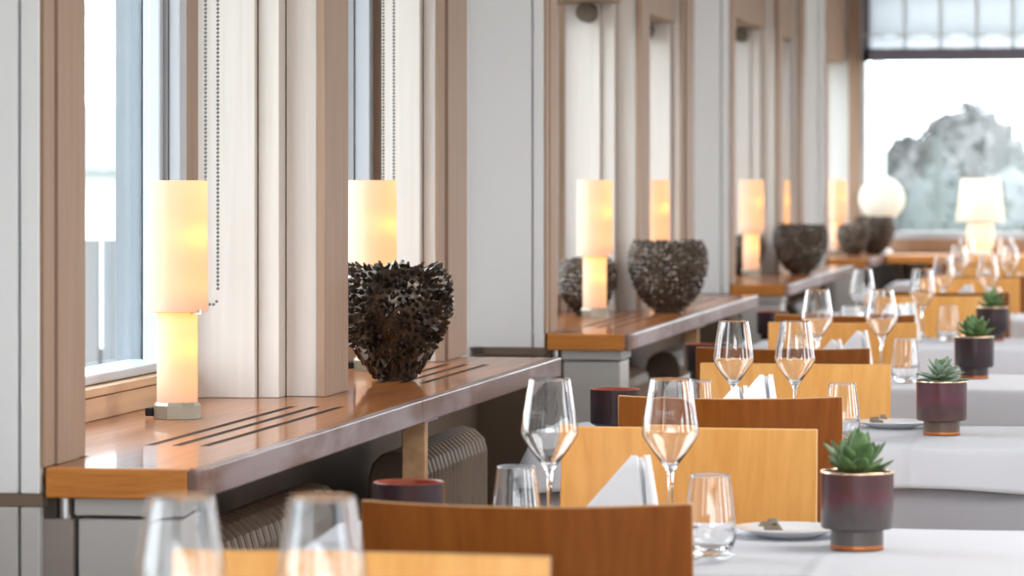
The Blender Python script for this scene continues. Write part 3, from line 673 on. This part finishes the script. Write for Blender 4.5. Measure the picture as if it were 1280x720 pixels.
TG = [(1, -0.574, 5.02, 'right'), (1, -0.868, 5.127, 'left'), (2, -0.567, 7.31, 'right'), (2, -0.867, 7.359, 'left'), (3, -0.565, 9.40, 'right'), (3, -0.86, 9.55, 'left'), (4, -0.573, 11.85, 'right'), (4, -0.89, 11.80, 'left'), (5, -0.50, 13.95, 'right'), (6, -0.45, 16.2, 'right')]
for ti_, x, y, side in TG: tumbler(x, y, 'stemless water tumbler at the %s of the setting on the %s' % (side, nth(ti_)))

# ================================================================== napkins
def napkin_mesh(flip=1):
    def cone(path, apex, z0, shr):
        rows = []
        for k in range(7):
            f = k/6
            rows.append([(x+(apex[0]+shr*(x-apex[0])-x)*f, y+(apex[1]+shr*(y-apex[1])-y)*f, z0+(apex[2]-z0)*f) for x, y in path])
        return rows
    g = G()
    V2 = lambda x, y: Vector((x, y))
    L, F, B = V2(-0.118, 0.020), V2(0.020, -0.020), V2(0.036, 0.075)
    def P(pts): return [(p.x*flip, p.y) for p in pts]
    g.grid(cone(P([L.lerp(F, i/8) for i in range(9)]), (0.0, 0.004, 0.125), 0, 0.06))               # front face
    c, r = F+V2(0.0125, 0.006), 0.0115                                   # the rolled fold beside it
    pts = [V2(c.x+r*math.cos(math.radians(-215+270*i/12)), c.y+r*math.sin(math.radians(-215+270*i/12))) for i in range(13)]
    g.grid(cone(P(pts), (0.0062, 0.006, 0.1262), 0, 0.40))
    g.grid(cone(P([(F+V2(0.016, 0.02)).lerp(B, i/5) for i in range(6)]), (0.006, 0.010, 0.122), 0, 0.05))      # back flap
    g.grid(cone(P([(L+V2(0.02, 0.03)).lerp(B, i/6) for i in range(7)]), (0.004, 0.014, 0.121), 0, 0.05))
    return g.mesh('napkin', M['napkin'], True)
NM = napkin_mesh()
NP = [(1, -0.706, 5.22, 0.126, 'single', 0.0), (2, -0.775, 7.27, 0.0, 'left, shorter', 0.1), (2, -0.739, 7.42, 0.0, 'right, taller', -0.05), (3, -0.752, 9.42, 0, 'left, shorter', 0.0), (3, -0.70, 9.62, 0, 'right, taller', 0.0), (4, -0.735, 11.72, 0, 'left', 0.0), (4, -0.70, 11.83, 0, 'right', 0.0), (5, -0.60, 13.90, 0, 'blurred', 0.0), (6, -0.62, 16.2, 0, 'blurred', 0.0)]
for ti_, x, y, _, w, r in NP:
    o = link('napkin', NM, loc=(x, y, ZT+0.001), rot=(0, 0, r), label='%s white linen napkin folded into a tent on the %s' % (w, nth(ti_)), cat='napkin', group='folded napkins')
    if 'shorter' in w: o.scale = (0.9, 0.9, 0.88)
    s = o.modifiers.new('thick', 'SOLIDIFY'); s.thickness = 0.0022; s.offset = -1

# ================================================================== pots with succulents, dark cups
def leaf_mesh(L_, w, th, curl, m):
    rows = []
    prof = [(0.0, 0.35, 0.7), (0.18, 0.55, 0.9), (0.42, 0.92, 1.0), (0.62, 1.0, 0.85), (0.80, 0.78, 0.6), (0.93, 0.38, 0.35), (1.0, 0.04, 0.05)]
    for t, a, h in prof:
        y = L_*t; z = curl*L_*t*t
        row = []
        for k in range(8):
            c, s = math.cos(2*PI*k/8), math.sin(2*PI*k/8)
            row.append((a*w*c, y, z+th*h*s*(1.0 if s < 0 else 0.35)+0.35*abs(c)*a*w*0.5))
        rows.append(row)
    g = G(); g.grid(rows, True)
    b = len(g.v); g.v += rows[0]; g.f.append(list(range(b, b+8))); g.mi.append(0)
    return g.mesh('leaf', m, True, weld=True)
POTP = [(0, 0), (0.0375, 0), (0.0378, 0.006), (0.0378, 0.0265), (0.042, 0.0295), (0.0505, 0.0300), (0.0520, 0.033), (0.0522, 0.075), (0.0526, 0.110)]
def potted(x, y, gz, label, seed, style):
    rnd = random.Random(seed)
    e = bpy.data.objects.new('potted_succulent', None); COL.objects.link(e); e.location = (x, y, ZT+0.001); e['label'] = label; e['category'] = 'potted plant'; e['group'] = 'succulents on the tables'
    g = G(); g.lathe(POTP+[(0.0500, 0.1105), (0.0488, 0.098), (0, 0.098)], 48); link('pot', smooth_by_angle(g.mesh('pot', M[gz], weld=True), 30), e)
    g = G(); g.lathe([(0.0384, 0.0008), (0.0386, 0.003), (0.0384, 0.0062), (0.0376, 0.0066), (0.0376, 0.0008), (0.0384, 0.0008)], 40); link('copper_ring', smooth_by_angle(g.mesh('copper_ring', M['copper'], weld=True), 50), e)
    g = G(); g.lathe([(0.0527, 0.1092), (0.0529, 0.1108), (0.0520, 0.1117), (0.0508, 0.1110), (0.0506, 0.1085), (0.0527, 0.1092)], 44); link('gold_rim', smooth_by_angle(g.mesh('gold_rim', M['gold'], weld=True), 60), e)
    g = G(); g.lathe([(0, 0.110), (0.03, 0.108), (0.049, 0.103), (0.049, 0.095), (0, 0.095)], 28); link('soil', g.mesh('soil', M['soil'], True), e)
    if style == 'green':
        lm = [leaf_mesh(0.060, 0.0125, 0.006, 0.25, M['leaf']), leaf_mesh(0.050, 0.0115, 0.006, 0.35, M['leaf']), leaf_mesh(0.030, 0.0075, 0.005, 0.3, M['leaf'])]
        tiers = [(9, 8, 0), (8, 26, 0), (7, 45, 1), (5, 63, 1), (3, 78, 2)]
    else:
        lm = [leaf_mesh(0.060, 0.0088, 0.005, -0.10, M['leaf_grey']), leaf_mesh(0.048, 0.0088, 0.005, 0.05, M['leaf_grey']), leaf_mesh(0.034, 0.009, 0.006, 0.2, M['leaf'])]
        tiers = [(10, 9, 0), (9, 20, 0), (8, 34, 1), (6, 50, 1), (4, 74, 2)]
    for ti2, (n, el, li) in enumerate(tiers):
        for k in range(n):
            a = 2*PI*(k+0.5*(ti2 % 2))/n+rnd.uniform(-.15, .15); s = rnd.uniform(0.88, 1.1)
            o = link('leaf', lm[li], e, loc=(0.004*math.sin(a), -0.004*math.cos(a)*-1*-1, 0.108+0.004*ti2), rot=(math.radians(el+rnd.uniform(-6, 6)), rnd.uniform(-.2, .2), a))
            o.scale = (s, s, s)
    return e
potted(-0.379, 5.165, 'glaze_a', 'green succulent in a grey and purple pot, nearest of the pots', 1, 'green')
potted(-0.376, 7.505, 'glaze_b', 'spreading grey-green succulent in a wine-purple pot on the second table', 2, 'grey')
potted(-0.397, 9.645, 'glaze_c', 'green succulent in a dark plum pot on the third table', 3, 'green')
potted(-0.43, 11.88, 'glaze_c', 'farthest blurred succulent in a dark pot on the fourth table', 4, 'green')
def cup(x, y, i):
    e = bpy.data.objects.new('ceramic_cup', None); COL.objects.link(e); e.location = (x, y, ZT+0.001); e['label'] = 'dark plum ceramic cup at the left end of the %s' % nth(i); e['category'] = 'cup'; e['group'] = 'dark cups on the tables'
    pr = [(0, 0), (0.040, 0), (0.040, 0.014), (0.046, 0.017), (0.0515, 0.021), (0.0520, 0.060), (0.0522, 0.0915)]
    g = G(); g.lathe(pr, 44); g.m = 1; g.lathe([(0.0522, 0.0915), (0.0505, 0.0925), (0.0488, 0.0910), (0.0482, 0.02), (0, 0.018)], 44)
    link('cup_body', smooth_by_angle(g.mesh('cup_body', [M['glaze_c'], M['redin']], weld=True), 45), e)
    g = G(); g.lathe([(0.0, 0.019), (0.018, 0.019), (0.018, 0.035), (0.0, 0.035)], 20); link('candle', g.mesh('candle', M['porcelain']), e)
for i, (x, y) in ((1, (-1.020, 5.10)), (2, (-1.048, 7.429)), (3, (-1.10, 9.5)), (4, (-1.150, 11.87))): cup(x, y, i)

# ================================================================== plates, packets, cutlery
def plate(x, y, i, packet=True):
    g = G(); g.lathe([(0, 0), (0.045, 0.0), (0.052, 0.003), (0.080, 0.0125), (0.0805, 0.0140), (0.077, 0.0142), (0.048, 0.0062), (0, 0.0058)], 48)
    link('side_plate', smooth_by_angle(g.mesh('side_plate', M['porcelain'], weld=True), 50), loc=(x, y, ZT+0.0012), label='round white side plate left of the pot on the %s' % nth(i), cat='plate', group='white side plates')
    if packet:
        g = G(); rnd = random.Random(5+i)
        for k in range(3):
            cx, cy, cz = rnd.uniform(-.012, .012), rnd.uniform(-.008, .008), 0.004+0.005*k
            w, d, h = 0.026-0.006*k, 0.015, 0.006
            q = [(cx-w*.5, cy-d*.5, cz-h*.4), (cx+w*.6, cy-d*.4, cz-h*.5), (cx+w*.5, cy+d*.5, cz-h*.4), (cx-w*.6, cy+d*.4, cz-h*.5)]
            g.quadbox(q+[(a*0.8+rnd.uniform(-.003, .003), b_*0.8, cz+h*rnd.uniform(.4, 1.3)) for a, b_, c_ in q])
        link('butter_packet', g.mesh('butter_packet', M['packet']), loc=(x-0.03, y-0.005, ZT+0.0085), label='small crumpled grey-brown packet on the side plate of the %s' % nth(i), cat='packet', bevel=0.0015)
plate(-0.492, 5.33, 1); plate(-0.488, 7.70, 2)
def fork(x, y, rz, i):
    e = bpy.data.objects.new('fork', None); COL.objects.link(e); e.location = (x, y, ZT+0.0035); e.rotation_euler = (0, 0, rz); e['label'] = 'steel fork lying beside the right tumbler on the %s' % nth(i); e['category'] = 'fork'
    g = G(); g.grid([[(-.004, -.12, 0), (.004, -.12, 0)], [(-.0055, -.08, .001), (.0055, -.08, .001)], [(-.003, -.02, .003), (.003, -.02, .003)], [(-.003, .02, .006), (.003, .02, .006)], [(-.011, .04, .004), (.011, .04, .004)]])
    o = link('handle', g.mesh('fork_handle', M['steel'], True), e); s = o.modifiers.new('t', 'SOLIDIFY'); s.thickness = 0.0018
    for k in range(4):
        xx = -0.0095+0.0063*k; g = G(); g.tube([(xx, 0.038, .004), (xx, 0.06, .003), (xx, 0.085, .007)], [0.0016, 0.0015, 0.0009], 6); link('tine', g.mesh('tine', M['steel']), e)
fork(-0.583, 4.905, -0.5, 1)

# ================================================================== outdoors
M['grass'] = noise_mix(mat('lawn', (0.1, 0.13, 0.06), 0.9), (0.10, 0.12, 0.08), (0.17, 0.18, 0.13), (1,1,1), 0.8, 5)
M['foliage'] = noise_mix(mat('hazed_foliage', (0.13, 0.14, 0.12), 0.8), (0.155, 0.149, 0.146), (0.195, 0.188, 0.184), (1,1,1), 1.2, 5)  # distance haze put into the colour as pale grey
M['hedge'] = noise_mix(mat('hedge_foliage', (0.12, 0.15, 0.12), 0.8), (0.092, 0.10, 0.094), (0.122, 0.13, 0.122), (1,1,1), 2, 5)
M['bark'] = mat('bark', (0.12, 0.10, 0.08), 0.9)
M['fencewood'] = mat('weathered_fence', (0.17, 0.172, 0.18), 0.8)
M['facade'] = mat('pale_facade', (0.20, 0.22, 0.25), 0.7)
M['whitewash'] = mat('white_render', (0.7, 0.7, 0.7), 0.7)
g = G(); g.box(-300, 300, Y1+0.4, 400, -2.2, -2.0); g.box(-300, -2.15, -60, Y1+0.4, -2.2, -2.0); g.box(XR+0.4, 300, -60, Y1+0.4, -2.2, -2.0); g.box(-2.15, XR+0.4, -60, Y0-0.4, -2.2, -2.0)
link('lawn_ground', g.mesh('lawn_ground', M['grass']), kind='structure')
def foliage(name, label, cat, group, loc, lumps, nleaf, ls, m, seed, trunk=None):
    rnd = random.Random(seed)
    e = bpy.data.objects.new(name, None); COL.objects.link(e); e.location = loc; e['label'] = label; e['category'] = cat
    if group: e['group'] = group
    g = G()
    for (x, y, z, r, h) in lumps:
        for i in range(int(nleaf)):
            d = Vector((rnd.gauss(0, 1), rnd.gauss(0, 1), rnd.gauss(0, 1))).normalized()*(rnd.uniform(0.55, 1.05))
            c = Vector((x+d.x*r, y+d.y*r, z+d.z*h)); a = Vector((rnd.gauss(0, 1), rnd.gauss(0, 1), rnd.gauss(0, 1))).normalized(); b = a.cross(Vector((0.3, 0.5, 0.8))).normalized()
            s = ls*rnd.uniform(.6, 1.3); k = len(g.v)
            g.v += [tuple(c-a*s), tuple(c+b*s*.5), tuple(c+a*s), tuple(c-b*s*.5)]; g.f.append([k, k+1, k+2, k+3]); g.mi.append(0)
    me = bpy.data.meshes.new('crown'); me.from_pydata(g.v, [], g.f); me.materials.append(m); link('foliage', me, e, kind='stuff')
    g = G()
    for (x, y, z, r, h) in lumps: g.lathe([(0, -h*.88)]+[(r*.88*math.sin(PI*i/6), -h*.88*math.cos(PI*i/6)) for i in range(1, 6)]+[(0, h*.88)], 10, (x, y, z))
    link('inner_crown', g.mesh('inner_crown', m, True), e)
    if trunk:
        g = G(); g.tube([(0, 0, 0), (0.05, 0, trunk*.5), (0, 0, trunk)], [0.22, 0.17, 0.1], 8); link('trunk', g.mesh('trunk', M['bark']), e)
    return e
# trees and hedge beyond the end window
foliage('tree', 'broad bare grey tree crown in the middle of the end window', 'tree', 'trees outside the end window', (-3.96, 90, -2), [(0, 0, 3.0, 1.3, 2.1), (-0.55, 0.3, 2.8, 1.1, 2.0), (0.6, 0.2, 2.9, 1.1, 2.0), (0.15, 0, 4.0, 0.95, 1.2), (-0.35, 0, 3.8, 0.8, 1.1), (0.6, 0, 3.7, 0.8, 1.1)], 1300, 0.13, M['foliage'], 1, 2.5)
foliage('tree', 'lower grey tree at the left of the end window', 'tree', 'trees outside the end window', (-5.75, 98, -2), [(0, 0, 2.6, 0.9, 2.0), (0.3, 0, 3.5, 0.7, 0.95), (-0.2, 0, 3.6, 0.55, 0.8)], 1300, 0.13, M['foliage'], 2, 2.0)
foliage('tree', 'grey tree cut by the right edge of the end window view', 'tree', 'trees outside the end window', (-3.01, 105, -2), [(0, 0, 2.4, 1.5, 2.0), (-0.5, 0, 3.2, 0.9, 1.3)], 1500, 0.13, M['foliage'], 3, 2.0)
foliage('hedge', 'grey-green clipped hedge across the end window', 'hedge', None, (-2.4, 45, -2), [(-2.6+0.9*i, 0, 1.9, 0.75, 1.75) for i in range(8)], 1200, 0.07, M['hedge'], 4)
g = G(); g.tube([(-2.97, 44, -2), (-2.97, 44, 3.2)], 0.085, 12); link('flagpole', g.mesh('flagpole', M['whitewash'], True), label='thick white pole outside at the left of the end window', cat='pole')
g = G(); g.tube([(-2.05, 40, -2), (-2.05, 40, 1.75)], 0.045, 10); link('garden_post', g.mesh('garden_post', M['hedge'], True), label='thin pale post standing before the hedge', cat='post')
# slatted fence and a neighbouring wing beyond the side windows
e = bpy.data.objects.new('garden_fence', None); COL.objects.link(e); e.location = (0, 10.2, 0); e['label'] = 'grey vertical-slat fence outside the nearest window'; e['category'] = 'fence'
sl = None; rnd = random.Random(2)
g = G(); g.box(0, 0.046, 0, 0.02, -2.0, 1.10); slm = g.mesh('slat', M['fencewood'])
for k in range(26): link('slat', slm, e, loc=(-3.7+0.062*k, rnd.uniform(0, .02), 0))
g = G(); g.box(-3.7, -2.0, 0.03, 0.07, 0.7, 0.78); g.box(-3.7, -2.0, 0.03, 0.07, -0.8, -0.7); link('rail', g.mesh('rail', M['fencewood']), e)
e = bpy.data.objects.new('neighbouring_building', None); COL.objects.link(e); e.location = (0, 15.0, 0); e['label'] = 'pale blue-grey building wing outside the nearest window'; e['category'] = 'building'
g = G(); g.box(-4.25, -2.3, 0, 0.4, -2, 6); link('wall', g.mesh('wing_wall', M['facade']), e)
for k in range(9):
    g = G(); g.box(-4.24+0.2*k, -4.06+0.2*k, -0.03, 0, -2, 6); link('cladding_board', g.mesh('cladding_board', M['facade']), e, bevel=0.006)
e = bpy.data.objects.new('garden_shed', None); COL.objects.link(e); e.location = (-15.3, 50, -2); e['label'] = 'faint low grey house seen far off through the nearest window'; e['category'] = 'house'
g = G(); g.box(-3, 3.5, 0, 4, 0, 3.4); link('wall', g.mesh('shed_wall', M['whitewash']), e)
g = G(); g.quadbox([(-3.2, -.3, 3.4), (3.7, -.3, 3.4), (3.7, 4.3, 3.4), (-3.2, 4.3, 3.4), (-3.2, 1.9, 4.4), (3.7, 1.9, 4.4), (3.7, 2.1, 4.4), (-3.2, 2.1, 4.4)]); link('roof', g.mesh('shed_roof', M['facade']), e)
